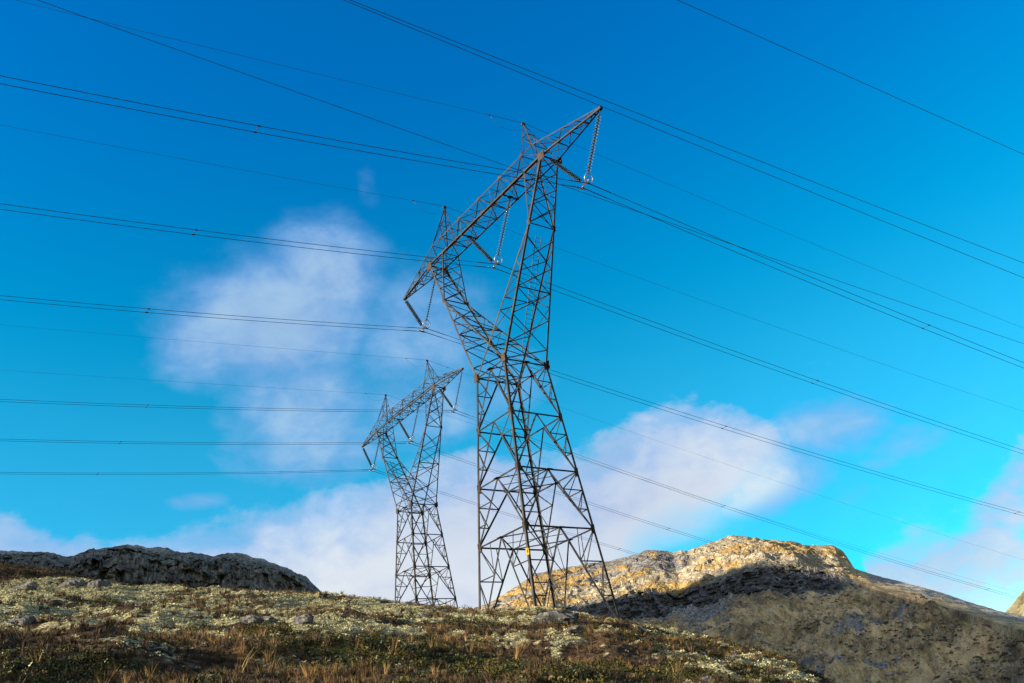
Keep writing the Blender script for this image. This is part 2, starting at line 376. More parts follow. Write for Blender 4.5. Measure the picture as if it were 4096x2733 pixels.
Dm = np.stack([150*one, 240*one, 320*one, d_bot, d_top, d_mid, d_r, d_r+90, d_r+320], 1)
Dm = Dm*SH[:, None]
Em = np.stack([cb*0-13, cb-9.0, cb-3.6, cb, ct, ct*.42+er*.58, er, er-2.6, er-9], 1)
def cells(u, v, seed): return _h(np.floor(u), np.floor(v), np.zeros_like(u), seed)*2-1
def ledges(z, n, h, k=.6):
    q = (z+n)/h; fl = np.floor(q); return ((fl+sstep(.45, 1.0, q-fl))*h-(z+n))*k
def disp_m(x, y, z, T, az):
    azw = np.interp(az, [-4, 1, 5, 17, 19], [.25, .6, 1, 1, .0])
    cl = sstep(2.75, 3.05, T)*(1-sstep(3.95, 4.25, T))*azw
    up = sstep(3.7, 4.3, T); low_ = 1-sstep(2.8, 3.1, T)
    shoulder = np.interp(az, [17.5, 19.2], [1, .3])
    rk = ridged(x*.022, y*.022, z*.03, seed=60, oct=6, gain=.62)
    fine = fbm(x*.3, y*.3, z*.3, seed=66, oct=4, gain=.65)
    blk = ridged(x*.075, y*.075, z*.075, seed=68, oct=4, gain=.6)
    wob = fbm(x*.02, y*.02, seed=71, oct=4)
    led = ledges(z, 5*fbm(x*.03, y*.03, seed=73, oct=4)+.05*x, 4.2)
    lump = ridged(x*.05, y*.05, seed=75, oct=5, gain=.6)
    sky_fix = np.exp(-((T-6)/.45)**2)
    dz = up*shoulder*(1.6*rk+1.0*blk+.5*fine+led)*(1-.6*sky_fix)+(1-up)*(1.6*wob+.35*fine)+low_*(2.0*lump+.6*fine+1.5*wob+2.5*ridged(az*.45+1.2*fbm(x*.012, y*.012, seed=77, oct=3), y*.004, seed=78, oct=4))
    jo = ridged(az*.9+.9*fbm(x*.04, y*.04, z*.06, seed=81, oct=3), z*.04, seed=80, oct=5, gain=.65)
    wu, wv = .5*fbm(x*.06, y*.06, z*.06, seed=165, oct=3), .5*fbm(x*.05, y*.05, z*.05, seed=166, oct=3)
    bl = 1.5*cells(az*.9+wu, z/11+wv, 167)+1.1*cells(az*2.2+wu*1.6, z/5+wv*1.6, 168)+.6*cells(az*5+wu*3, z/2.4+wv*3, 169)
    dz = dz+up*shoulder*(1-.6*sky_fix)*(.5*cells(x/13+wu*2, y/17+wv*2, 170)+.35*cells(x/5+wu*3, y/7+wv*3, 171))
    dd = 1.4*cl*bl+cl*(.8*jo+1.0*blk+1.8*fine+.8*led)+up*shoulder*(.9*fine+1.2*blk)
    return dd, dz
def attrs_m(x, y, z, T, az):
    rock = np.clip(sstep(2.85, 3.05, T)*np.interp(az, [17, 19.5], [1, .15]), 0, 1)
    rock = np.maximum(rock, sstep(17.5, 18.3, az)*0)
    gap = np.interp(az, [-22, 0, 17, 18.3, 19.2, 40], [1, 1, 1, .8, .0, .0])
    up = sstep(3.95, 4.15, T)*gap
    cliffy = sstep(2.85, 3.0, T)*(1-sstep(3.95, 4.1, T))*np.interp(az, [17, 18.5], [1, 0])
    gn = .75*fbm(x*.05+.02*z, y*.012, z*.22, seed=90, oct=5, gain=.66)+.45*fbm(x*.018, y*.01, z*.05, seed=91, oct=3)
    orange = sstep(-.34, .26, gn)*.9*up*(1-.5*sstep(5.7, 6.0, T))
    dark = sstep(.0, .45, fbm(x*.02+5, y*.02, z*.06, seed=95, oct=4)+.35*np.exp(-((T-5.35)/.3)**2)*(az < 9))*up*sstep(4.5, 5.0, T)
    sn = fbm(x*.035, y*.035, seed=98, oct=6, gain=.68)
    scree = sstep(-.1, .6, sn*1.2+1.0*np.exp(-((az-9.0)/2.6)**2)*sstep(1.3, 2.2, T)*(1-sstep(2.85, 3.0, T))+.5*np.exp(-((az-13.0)/2.5)**2)*np.exp(-((T-1.9)/.45)**2)-.62)*(1-sstep(2.9, 3.05, T))
    outc = sstep(-.05, .45, fbm(x*.035, y*.035, seed=103, oct=6, gain=.7)+.12)*(1-up)*(1-.8*scree)*.55
    scree = np.maximum(scree, .8*sstep(18.6, 19.4, az)*sstep(4.2, 5.0, T))
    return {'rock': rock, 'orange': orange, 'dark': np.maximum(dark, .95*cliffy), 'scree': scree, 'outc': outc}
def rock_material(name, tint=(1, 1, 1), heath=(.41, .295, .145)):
    m, t, b = mat(name); co = t.add('ShaderNodeTexCoord').outputs['Object']
    st = t.add('ShaderNodeVectorMath', operation='MULTIPLY', ins={0: co, 1: (1, 1, .35)}).outputs[0]
    n1, n2, n3 = t.noise(co, .05, 6, .65), t.noise(st, .3, 8, .75, .4), t.noise(co, 1.1, 6, .75)
    vor = t.add('ShaderNodeTexVoronoi', feature='DISTANCE_TO_EDGE', ins={'Vector': st, 'Scale': .22}).outputs['Distance']
    crack = t.smooth(vor, .0, .10)
    f = t.math('ADD', t.math('MULTIPLY', n2, .6), t.math('MULTIPLY', n3, .4))
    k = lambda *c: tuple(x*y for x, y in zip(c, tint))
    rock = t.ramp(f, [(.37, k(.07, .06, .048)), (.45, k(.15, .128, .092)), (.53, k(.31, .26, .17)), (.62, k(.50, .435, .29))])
    rock = t.mix(t.math('MULTIPLY', t.math('SUBTRACT', 1.0, crack), .40), rock, (.035, .033, .032, 1))
    hb = t.ramp(t.math('ADD', t.math('MULTIPLY', n1, .35), t.math('MULTIPLY', f, .65)),
                [(.38, tuple(x*.22 for x in heath)), (.47, tuple(x*.7 for x in heath)), (.53, tuple(x*1.3 for x in heath)), (.62, tuple(x*2.0 for x in heath))])
    scr = t.ramp(n3, [(.36, (.07, .066, .058)), (.46, (.19, .18, .155)), (.56, (.33, .31, .27)), (.66, (.48, .45, .40))])
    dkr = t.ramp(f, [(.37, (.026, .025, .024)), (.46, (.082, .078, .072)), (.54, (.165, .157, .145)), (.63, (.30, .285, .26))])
    org = t.ramp(f, [(.38, (.10, .062, .02)), (.48, (.22, .14, .042)), (.56, (.33, .22, .075)), (.66, (.45, .34, .15))])
    n4 = t.noise(co, .16, 8, .72, .5)
    ed = t.math('ADD', t.math('MULTIPLY', t.math('SUBTRACT', f, .5), 1.0), t.math('MULTIPLY', t.math('SUBTRACT', n4, .5), 1.4))
    c = t.mix(t.smooth(t.math('ADD', attr(t, 'rock'), ed), .4, .6), hb, rock)
    c = t.mix(t.smooth(t.math('ADD', attr(t, 'outc'), ed), .45, .7), c, dkr)
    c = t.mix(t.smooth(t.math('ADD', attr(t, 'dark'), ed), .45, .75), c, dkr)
    c = t.mix(t.smooth(t.math('ADD', attr(t, 'scree'), ed), .45, .8), c, scr)
    c = t.mix(t.math('MULTIPLY', t.smooth(t.math('ADD', attr(t, 'orange'), ed), .45, .75), .85), c, org)
    t.l.new(c, b.inputs['Base Color']); b.inputs['Roughness'].default_value = .95; b.inputs['Specular IOR Level'].default_value = .15
    h = t.math('ADD', t.math('ADD', t.math('MULTIPLY', n2, 1.0), t.math('MULTIPLY', n3, .4)), t.math('MULTIPLY', crack, .2))
    bp = t.add('ShaderNodeBump', ins={'Strength': .6, 'Distance': 1.1, 'Height': h}); t.l.new(bp.outputs[0], b.inputs['Normal'])
    return m
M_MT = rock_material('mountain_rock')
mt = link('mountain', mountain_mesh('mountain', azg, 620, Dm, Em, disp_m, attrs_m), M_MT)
tag(mt, 'rocky mountain with a sunlit cream summit and shaded cliff band behind the front pylon', 'mountain', kind='structure')

# dark cliff on the left
LSK = np.array([(-62, 15), (-45, 14.6), (-36, 14.9), (-32.4, 15.05), (-29.63, 15.05), (-28.9, 14.75), (-28.0, 15.05), (-25.78, 15.35), (-22.54, 14.82), (-21, 14.5), (-19.34, 14.62), (-16.58, 13.6), (-15.26, 12.9), (-14.0, 11.6), (-13.3, 9), (-12, 4), (-10, 1)])
LSK[:, 1] += np.where(LSK[:, 0] < -13.5, .14, 0); azl = np.arange(-62, -9.9, .07); el_l = np.interp(azl, LSK[:, 0], LSK[:, 1]); o1 = np.ones_like(azl)
Dl = np.stack([270*o1, 296*o1, 304*o1, 312*o1, 338*o1, 420*o1, 640*o1], 1)
El = np.stack([el_l*.12, el_l*.62, el_l*.80, el_l*.95, el_l, el_l*.83, el_l*.3], 1)
def disp_l(x, y, z, T, az):
    fine = fbm(x*.3, y*.3, z*.3, seed=120, oct=5, gain=.65); rk = ridged(x*.04, y*.04, z*.05, seed=125, oct=6, gain=.6)
    blk = ridged(x*.1, y*.1, z*.08, seed=127, oct=4, gain=.6)
    jo = ridged(az*.8, z*.02, seed=128, oct=5, gain=.62)
    led = ledges(z, 5*fbm(x*.04, y*.04, seed=129, oct=4), 4.0)
    cl = sstep(.3, 1, T)*(1-sstep(3.2, 4, T)); sf = np.exp(-((T-4)/.5)**2)
    wu, wv = .5*fbm(x*.06, y*.06, z*.06, seed=160, oct=3), .5*fbm(x*.05, y*.05, z*.05, seed=161, oct=3)
    bl = 1.5*cells(az*.85+wu, z/11+wv, 162)+1.1*cells(az*2.1+wu*1.6, z/5+wv*1.6, 163)+.6*cells(az*5+wu*3, z/2.4+wv*3, 164)
    return cl*(1.3*jo+.6*blk+.9*fine+.6*led+1.7*bl)+.5*fine, (.7*rk+.6*blk+.7*fine+.5*led)*(1-.35*sf)*sstep(0, .6, T)-1.0*sf
def attrs_l(x, y, z, T, az):
    z0 = 0*x
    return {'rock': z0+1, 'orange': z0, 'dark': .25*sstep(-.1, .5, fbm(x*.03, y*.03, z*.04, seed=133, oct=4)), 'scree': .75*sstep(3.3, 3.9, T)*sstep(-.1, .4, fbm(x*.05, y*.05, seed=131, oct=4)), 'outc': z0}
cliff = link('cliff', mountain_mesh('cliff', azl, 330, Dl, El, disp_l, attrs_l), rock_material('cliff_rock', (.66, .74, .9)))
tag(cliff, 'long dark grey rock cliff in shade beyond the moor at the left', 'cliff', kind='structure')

# far green slope in the right corner
azf = np.arange(23, 48, .15); el_f = np.interp(azf, [23, 24.6, 25.3, 26, 27, 29, 33, 40, 48], [1.5, 3.6, 4.55, 5.0, 5.7, 7, 8.6, 9, 7]); o2 = np.ones_like(azf)
Df = np.stack([820*o2, 1000*o2, 1150*o2, 1500*o2], 1); Ef = np.stack([-6*o2, el_f*.5, el_f, el_f*.6], 1)
far_m = link('distant_hill', mountain_mesh('distant_hill', azf, 160, Df, Ef,
             lambda x, y, z, T, az: (0*x, 7*fbm(x*.01, y*.01, z*.01, seed=140, oct=5)*(1-.7*np.exp(-((T-2)/.4)**2))),
             lambda x, y, z, T, az: {'rock': 0*x+.3, 'orange': 0*x, 'dark': 0*x, 'scree': .6*sstep(0, .5, fbm(x*.01, y*.01, seed=141)), 'outc': 0*x}),
             rock_material('distant_hill_heath', (1, 1, 1), (.13, .115, .06)))
tag(far_m, 'distant grey-green slope rising at the right edge behind the mountain shoulder', 'hill', kind='structure')

# unseen ridge added at the left, its crest shaped to shade the lower mountain
tanE = math.tan(SUN_EL); XB = -430.0
ys, hs_ = [], []
for a_ in np.concatenate([np.arange(-1.5, 18.0, .25), np.arange(18.8, 26.1, .3)]):
    el_e = np.interp(a_, [-1.62, .33, 2.66, 4.35, 5.97, 7.2, 8.12, 9.16, 11.11, 11.99, 13.49, 14.92, 16.26, 17.36, 18.6], [9.42, 9.4, 9.07, 9.38, 9.38, 9.1, 8.9, 9.22, 9.4, 9.55, 9.68, 9.3, 8.7, 8.1, 7.7])
    d_e = np.interp(a_, azg, d_top)+2
    if a_ > 18.5: d_e = np.interp(a_, azg, Dm[:, 6])*.95; el_e = np.interp(a_, azg, er)-np.interp(a_, [18.6, 20, 21.5, 23, 26], [.75, .75, .45, .28, .2])
    x_, y_, z_ = d_e*math.sin(rad(a_)), d_e*math.cos(rad(a_)), d_e*math.tan(rad(el_e))
    k_ = (x_-XB)/math.cos(SUN_BEHIND); ys.append(y_-k_*math.sin(SUN_BEHIND)); hs_.append(z_+k_*tanE)
ys, hs_ = np.array(ys), np.array(hs_); o = np.argsort(ys); ys, hs_ = ys[o], hs_[o]; print('edge', list(zip(ys.round(0), hs_.round(0)))[::6])
yb = np.arange(-160, 420, 2.0)
hb_ = np.interp(yb, np.concatenate([[-160, -70, -35, -5, 30], ys, [ys[-1]+25, ys[-1]+80, 420]]),
                np.concatenate([[-60, 20, 120, 195, max(215, hs_[0])], hs_, [hs_[-1]-30, hs_[-1]-90, 40]]))
tw = np.array([-260, -150, -60, -15, 0, 20, 80, 170, 260.]); fr = np.array([0, .35, .75, .96, 1, .97, .72, .3, 0])
XB2 = XB+tw[None, :]+0*yb[:, None]; YB2 = yb[:, None]+0*tw[None, :]
ZB2 = -60+(hb_[:, None]+60)*fr[None, :]; ZB2 = ZB2+5*fbm(XB2*.02, YB2*.02, seed=150, oct=4)*(fr[None, :] < .99)
n_, m_ = ZB2.shape; ix = np.arange(n_*m_).reshape(n_, m_)
fb = np.stack([ix[:-1, :-1], ix[:-1, 1:], ix[1:, 1:], ix[1:, :-1]], -1).reshape(-1, 4)
z0 = np.zeros(n_*m_)
side = link('shade_ridge', np_mesh('shade_ridge', np.stack([XB2, YB2, ZB2], -1).reshape(-1, 3), fb, False, {'rock': z0+.6, 'orange': z0, 'dark': z0, 'scree': z0, 'outc': z0}), M_MT)
tag(side, 'unseen ridge added beyond the left edge to shade the lower mountain', 'mountain', kind='structure')
print('shadow ridge y', ys.min(), ys.max(), 'h', hs_.min(), hs_.max())

# ------------------------------------------------------------------ pylons
T1 = dict(loc=Vector((-.3319, 54.3282, 24.5777)), yaw=-.89624, lz=(-3.819, -7.670, -11.427))
T2 = dict(loc=Vector((-14.3508, 103.3769, 30.7813)), yaw=-.89272, lz=(-3.730, -7.597, -11.315))
XP, XI, BW, ZB, ZU, ZPK, XT, ZT, XU1, XPK = 7.5504, 5.5156, .719, 12.784, 14.219, 17.325, 13.0, 12.731, 6.858, 5.532
WX, WY, KX, KY, ZJ, ZV, XV = 1.6623, 1.7399, .0732, .0782, 8.4534, 8.4811, 10.3614
ZF = -17.6                                           # foot of the legs below the waist
V3 = lambda *a: Vector(a)
def lerp(a, b, t): return a+(b-a)*t

def make_pylon(spec, label, ladder_side, sign):
    root = empty('lattice_pylon', spec['loc']+V3(0, 0, ZF), spec['yaw'])
    tag(root, label, 'pylon', 'lattice pylons on the moor')
    off = V3(0, 0, -ZF)
    def fin(mb, name, m, parent=None):
        mb.v = [tuple(Vector(p)+off) for p in mb.v]; return mb.build(name, m, parent or root)
    def leg_pt(s, t, z): return V3(s*(WX-KX*z), t*(WY-KY*z), z)
    levels = [0.0]+list(spec['lz'])+[ZF]
    # legs with gussets
    for s in (1, -1):
        for t in (-1, 1):
            mb = MB(); mb.angle(leg_pt(s, t, ZF-.9), leg_pt(s, t, .1), .185, (s, t, 0), .03)
            leg = fin(mb, 'leg', M_LEG)
            for z in levels[:4]:
                gp = MB(); p = leg_pt(s, t, z)
                gp.box(p+V3(-s*.09, t*.015, -.02), (.15, 0, 0), (0, .011, 0), (0, 0, .27)); gp.box(p+V3(s*.015, -t*.09, -.02), (.011, 0, 0), (0, .15, 0), (0, 0, .27))
                for q in range(-2, 3):
                    gp.box(p+V3(-s*.06, t*.035, q*.09), (.09, 0, 0), (0, .014, 0), (0, 0, .014))
                fin(gp, 'gusset_plate', M_RUST, leg)
            if (s, t) == (1, -1) or (s, t) == (-1, 1):
                z = -1.0; k = 0
                while z > -13.5:
                    p = leg_pt(s, t, z); dirn = V3(-s, 0, 0) if k % 2 else V3(0, -t, 0)
                    sb = MB(); sb.tube([p, p+dirn*.2+V3(s*.05, t*.05, 0), p+dirn*.25+V3(s*.05, t*.05, .05)], .011, 5); z -= .42; k += 1
                    fin(sb, 'step_bolt', M_STEEL, leg)
    # body bracing: inverted V panels with redundants on the four faces
    mb = MB()
    def face_pts(kind, sgn, z):
        return (leg_pt(sgn, -1, z), leg_pt(sgn, 1, z)) if kind == 'x' else (leg_pt(-1, sgn, z), leg_pt(1, sgn, z))
    for kind in 'xy':
        for sgn in (1, -1):
            out = V3(sgn, 0, 0) if kind == 'x' else V3(0, sgn, 0)
            for i in range(4):
                zu, zl = levels[i], levels[i+1]; a, b_ = face_pts(kind, sgn, zu); c_, d_ = face_pts(kind, sgn, zl)
                M = (a+b_)/2
                mb.angle(a, b_, .10, out)
                for (u, l_) in ((a, c_), (b_, d_)):
                    mb.angle(M, l_, .115, out)
                    Ls = [lerp(u, l_, k/3) for k in (1, 2)]; Ds = [lerp(M, l_, k/3) for k in (1, 2)]
                    mb.angle(Ls[0], Ds[0], .07, out); mb.angle(Ls[1], Ds[1], .07, out)
                    mb.angle(u, Ds[0], .075, out); mb.angle(Ls[0], Ds[1], .07, out)
                    if i == 3:
                        mb.angle(lerp(u, M, .5), Ds[0], .06, out)
    for z in (levels[0], levels[2], levels[3]):           # plan diamonds
        ms = [(p+q)/2 for p, q in (face_pts('x', 1, z), face_pts('y', 1, z), face_pts('x', -1, z), face_pts('y', -1, z))]
        for i in range(4): mb.angle(ms[i], ms[(i+1) % 4], .10, (0, 0, 1))
        if z != levels[0]: mb.angle(ms[0], ms[2], .09, (0, 0, 1)); mb.angle(lerp(ms[0], ms[1], .5), lerp(ms[2], ms[3], .5), .06, (0, 0, 1))
        for p in ms: mb.box(p+V3(0, 0, -.02), (.2, 0, 0), (0, .2, 0), (0, 0, .012))
    for kind in 'xy':                                      # redundant hips inside the bottom panel
        for sgn in (1, -1):
            a, b_ = face_pts(kind, sgn, levels[3]); c_, d_ = face_pts(kind, sgn, ZF); M = (a+b_)/2
    br = fin(mb, 'body_bracing', M_STEEL)

    # arms: waist to crossbeam
    P = lambda s, t: V3(s*XP, t*BW, ZB); I = lambda s, t: V3(s*XI, t*BW, ZB); Wp = lambda s, t: V3(s*WX, t*WY, 0)
    U1 = lambda s, t: V3(s*XU1, t*BW, ZU); U2 = lambda s, t: V3(s*XI, t*BW, ZU); TIP = lambda s, t: V3(s*XT, t*.07, ZT)
    outer = lambda s, t, z: lerp(Wp(s, t), P(s, t), z/ZB)
    J = lambda s, t: outer(s, t, ZJ)
    inner = lambda s, t, z: lerp(Wp(-s, t), J(s, t), z/ZJ) if z <= ZJ else lerp(J(s, t), I(s, t), (z-ZJ)/(ZB-ZJ))
    for s in (1, -1):
        ch = MB(); bt = MB()
        for t in (-1, 1):
            ch.angle(Wp(s, t), P(s, t), .165, (s, t, 0), .026)
            ch.angle(Wp(-s, t), J(s, t), .13, (-s, t, 0)); ch.angle(J(s, t), I(s, t), .11, (-s, t, 0))
        fr = [0, .115, .33, .527, .71, .914]; zs = [ZJ*f for f in fr]+[ZJ, ZJ+1.35, ZJ+2.5, ZJ+3.5, ZB]
        for i in range(len(zs)-1):                        # outer face X-lacing, inner face X-lacing above the joint
            a0, a1, b0, b1 = outer(s, -1, zs[i]), outer(s, -1, zs[i+1]), outer(s, 1, zs[i]), outer(s, 1, zs[i+1])
            if i not in (5,):
                bt.angle(a0, b1, .075, (s, 0, 0)); bt.angle(b0+V3(-s*.05, 0, 0), a1+V3(-s*.05, 0, 0), .075, (s, 0, 0))
            if zs[i] >= ZJ:
                a0, a1, b0, b1 = inner(s, -1, zs[i]), inner(s, -1, zs[i+1]), inner(s, 1, zs[i]), inner(s, 1, zs[i+1])
                bt.angle(a0, b1, .06, (-s, 0, 0)); bt.angle(b0+V3(s*.05, 0, 0), a1+V3(s*.05, 0, 0), .06, (-s, 0, 0))
        for z in (ZJ, zs[3]): bt.angle(outer(s, -1, z), outer(s, 1, z), .095, (s, 0, 0))
        bt.angle(inner(s, -1, zs[3]), inner(s, 1, zs[3]), .08, (s, 0, 0))
        for t in (-1, 1):                                  # side faces
            bt.angle(outer(s, t, zs[3]), inner(s, t, zs[3]), .07, (0, t, 0))
            q = [0.42, .6, .78, 1.0, 1.18, 1.36, 1.53, 1.72]; zz = [ZJ*f*.66 for f in q]
            zz = [ZJ*f for f in (.30, .42, .54, .66, .76, .86, .95)]
            for i in range(len(zz)-1):
                p0 = outer(s, t, zz[i]) if i % 2 else inner(s, t, zz[i]); p1 = inner(s, t, zz[i+1]) if i % 2 else outer(s, t, zz[i+1])
                bt.angle(p0, p1, .06, (0, t, 0))
            zz = [ZJ+f*(ZB-ZJ) for f in (.22, .45, .68, .9)]
            for i in range(len(zz)-1):
                p0 = outer(s, t, zz[i]) if i % 2 else inner(s, t, zz[i]); p1 = inner(s, t, zz[i+1]) if i % 2 else outer(s, t, zz[i+1])
                bt.angle(p0, p1, .06, (0, t, 0))
        zz = [ZJ*f for f in (.08, .2, .32, .44, .56, .68, .8, .92)]  # inner face zigzag below the joint
        for i in range(len(zz)-1):
            tt = -1 if i % 2 else 1
            bt.angle(inner(s, tt, zz[i]), inner(s, -tt, zz[i+1]), .06, (-s, 0, 0))
        arm = fin(ch, 'arm', M_LEG); fin(bt, 'arm_bracing', M_STEEL, arm)
        for t in (-1, 1):
            for c0, hx, hz in ((P(s, t)+V3(0, t*.06, -.1), .33, .3), (Wp(s, t)+V3(0, t*.1, .05), .2, .3), (J(s, t)+V3(0, t*.05, 0), .14, .22)):
                gp = MB(); gp.box(c0, (hx, 0, 0), (0, .012, 0), (0, 0, hz)); fin(gp, 'gusset_plate', M_RUST, arm)
    # crossbeam
    ch = MB(); bt = MB(); GP = []
    ups = [XI, XI/2, 0, -XI/2, -XI]; lows = [XP, XI, XI*.75, XI*.25, -XI*.25, -XI*.75, -XI, -XP]
    for t in (-1, 1):
        ch.angle(V3(XP, t*BW, ZB), V3(-XP, t*BW, ZB), .15, (0, t, -1), .024); ch.angle(V3(XI, t*BW, ZU), V3(-XI, t*BW, ZU), .105, (0, t, 1))
        for i in range(4):
            xm = (ups[i]+ups[i+1])/2
            bt.angle(V3(ups[i], t*BW, ZU), V3(xm, t*BW, ZB), .075, (0, t, 0)); bt.angle(V3(xm, t*BW, ZB), V3(ups[i+1], t*BW, ZU), .075, (0, t, 0))
            bt.angle(V3(xm, t*BW, ZB), V3(xm, t*BW, ZU), .055, (0, t, 0))
        for x in ups: bt.angle(V3(x, t*BW, ZU), V3(x, t*BW, ZB), .065, (0, t, 0)); GP += [((x, t*(BW+.01), ZU), .15, .012, .12), ((x, t*(BW+.01), ZB+.02), .13, .012, .11)]
        for s in (1, -1):
            bt.angle(U1(s, t), P(s, t), .085, (0, t, 0)); bt.angle(U2(s, t), P(s, t), .08, (0, t, 0)); ch.angle(U1(s, t), U2(s, t), .10, (0, t, 1))
    xsb = [XP, XI, XI*.75, XI*.5, XI*.25, 0, -XI*.25, -XI*.5, -XI*.75, -XI, -XP]
    for i, x in enumerate(xsb):
        bt.angle(V3(x, -BW, ZB), V3(x, BW, ZB), .14 if abs(x) == XP or abs(abs(x)-XI/2) < .01 else .075, (0, 0, 1))
        if i < len(xsb)-1:
            tt = 1 if i % 2 else -1
            bt.angle(V3(x, tt*BW, ZB), V3(xsb[i+1], -tt*BW, ZB), .07, (0, 0, -1))
    for i in range(4):
        tt = 1 if i % 2 else -1
        bt.angle(V3(ups[i], -BW, ZU), V3(ups[i], BW, ZU), .065, (0, 0, 1))
        bt.angle(V3(ups[i], tt*BW, ZU), V3(ups[i+1], -tt*BW, ZU), .06, (0, 0, 1)); bt.angle(V3(ups[i], -tt*BW, ZU-.05), V3(ups[i+1], tt*BW, ZU-.05), .06, (0, 0, 1))
        xm = (ups[i]+ups[i+1])/2; bt.angle(V3(xm, -BW, ZU), V3(xm, BW, ZU), .05, (0, 0, 1))
        bt.angle(V3(ups[i], -BW, ZU), V3(ups[i], BW, ZB), .055, (1, 0, 0))
    for x in (XI/2, -XI/2): GP.append(((x, 0, ZB-.06), .16, .16, .014))
    beam = fin(ch, 'crossbeam', M_LEG); fin(bt, 'crossbeam_bracing', M_STEEL, beam); 
    for c0, hx, hy, hz in GP:
        gp = MB(); gp.box(c0, (hx, 0, 0), (0, hy, 0), (0, 0, hz)); fin(gp, 'gusset_plate', M_RUST, beam)
    # cantilever ends and earth-wire peaks
    for s in (1, -1):
        ch = MB(); bt = MB()
        for t in (-1, 1):
            ch.angle(P(s, t), TIP(s, t), .13, (0, t, -1)); ch.angle(U1(s, t), TIP(s, t)+V3(0, 0, .12), .085, (0, t, 1))
        lo = lambda t, f: lerp(P(s, t), TIP(s, t), f); hi = lambda t, f: lerp(U1(s, t), TIP(s, t)+V3(0, 0, .12), f)
        fl = [0, .28, .52, .74, .9]; fu = [.0, .21, .45, .66, .84]
        for t in (-1, 1):
            for i in range(4):
                bt.angle(lo(t, fl[i]), hi(t, fu[i+1]), .065, (0, t, 0)); bt.angle(hi(t, fu[i+1]), lo(t, fl[i+1]), .06, (0, t, 0))
        for i in range(4):
            tt = 1 if i % 2 else -1
            bt.angle(lo(tt, fl[i]), lo(-tt, fl[i+1]), .065, (0, 0, -1)); bt.angle(lo(-1, fl[i+1]), lo(1, fl[i+1]), .065, (0, 0, -1))
            bt.angle(hi(tt, fu[i]), hi(-tt, fu[i+1]), .055, (0, 0, 1)); bt.angle(hi(-1, fu[i+1]), hi(1, fu[i+1]), .055, (0, 0, 1))
            bt.angle(hi(-1, fu[i+1]), lo(1, fl[i+1]), .05, (0, 0, 1))
        ch.box(V3(s*(XT-.1), 0, ZT+.05), (.2, 0, 0), (0, .12, 0), (0, 0, .09))
        cn = fin(ch, 'cantilever', M_LEG); fin(bt, 'cantilever_bracing', M_STEEL, cn)
        ch = MB(); bt = MB(); ap = V3(s*XPK, 0, ZPK)
        cor = [U1(s, -1), U1(s, 1), U2(s, 1), U2(s, -1)]
        for q in cor: ch.angle(ap+(q-ap)*.02, q, .09, (q-ap).normalized()*.2+V3((q-ap).x, (q-ap).y, 0))
        mid = [lerp(ap, q, .46) for q in cor]
        for i in range(4):
            j = (i+1) % 4
            bt.angle(mid[i], mid[j], .055, (0, 0, 1)); bt.angle(mid[i], cor[j], .055, (0, 0, 1)); bt.angle(cor[i], cor[j], .07, (0, 0, 1))
        ch.box(ap, (.07, 0, 0), (0, .14, 0), (0, 0, .1))
        pk = fin(ch, 'earth_wire_peak', M_LEG); fin(bt, 'peak_bracing', M_STEEL, pk)
    # ladder on one arm
    s = ladder_side; lp = lambda f, z: lerp(outer(s, -1, z), outer(s, 1, z), f)+V3(-s*.12, 0, 0); ld = MB()
    z0_, z1_ = ZJ*.04, ZJ*.925
    half = .23
    def lpt(sd, z):
        c_ = lerp(lp(0, z), lp(1, z), .47); return c_+V3(0, sd*half, 0)
    for sd in (-1, 1): ld.bar(lpt(sd, z0_), lpt(sd, z1_), .035)
    n = 26
    for i in range(n+1):
        z = lerp(z0_+.1, z1_-.1, i/n); ld.tube([lpt(-1, z), lpt(1, z)], .013, 5)
    fin(ld, 'ladder', M_STEEL)
    if sign:
        p = leg_pt(1, -1, -13.05); n_ = V3(1, -1, 0).normalized()*-1
        n_ = Vector((-math.sin(-spec['yaw'])*1.0, -1, 0))  # faces the camera side, in the pylon's own axes
        n_ = Matrix.Rotation(-spec['yaw'], 3, 'Z') @ Vector((-.15, -1, 0)); n_.normalize()
        u = V3(0, 0, 1).cross(n_).normalized(); c_ = p+n_*.19-u*.02
        mb = MB(); mb.box(c_, u*.085, n_*.006, V3(0, 0, .185)); sg = fin(mb, 'warning_sign', M_YEL)
        sb = MB(); c2 = c_+n_*.009
        bolt = [(.02, .15), (-.045, .0), (-.005, .01), (-.03, -.14), (.05, .04), (.008, .03), (.045, .15)]
        f0 = [c2+u*a*1.05+V3(0, 0, b_*.95)+n_*.0 for a, b_ in bolt]; f1 = [q+n_*.004 for q in f0]; k = len(bolt)
        sb.poly(f0+f1, [tuple(range(k, 2*k))]+[(i, (i+1) % k, (i+1) % k+k, i+k) for i in range(k)])
        fin(sb, 'hazard_symbol', M_BLK, sg)
    return root
make_pylon(T1, 'tall dark steel lattice pylon in front, with a yellow warning sign on its leg', 1, True)
make_pylon(T2, 'smaller-looking steel lattice pylon farther back on the crest, left of the front one', -1, False)

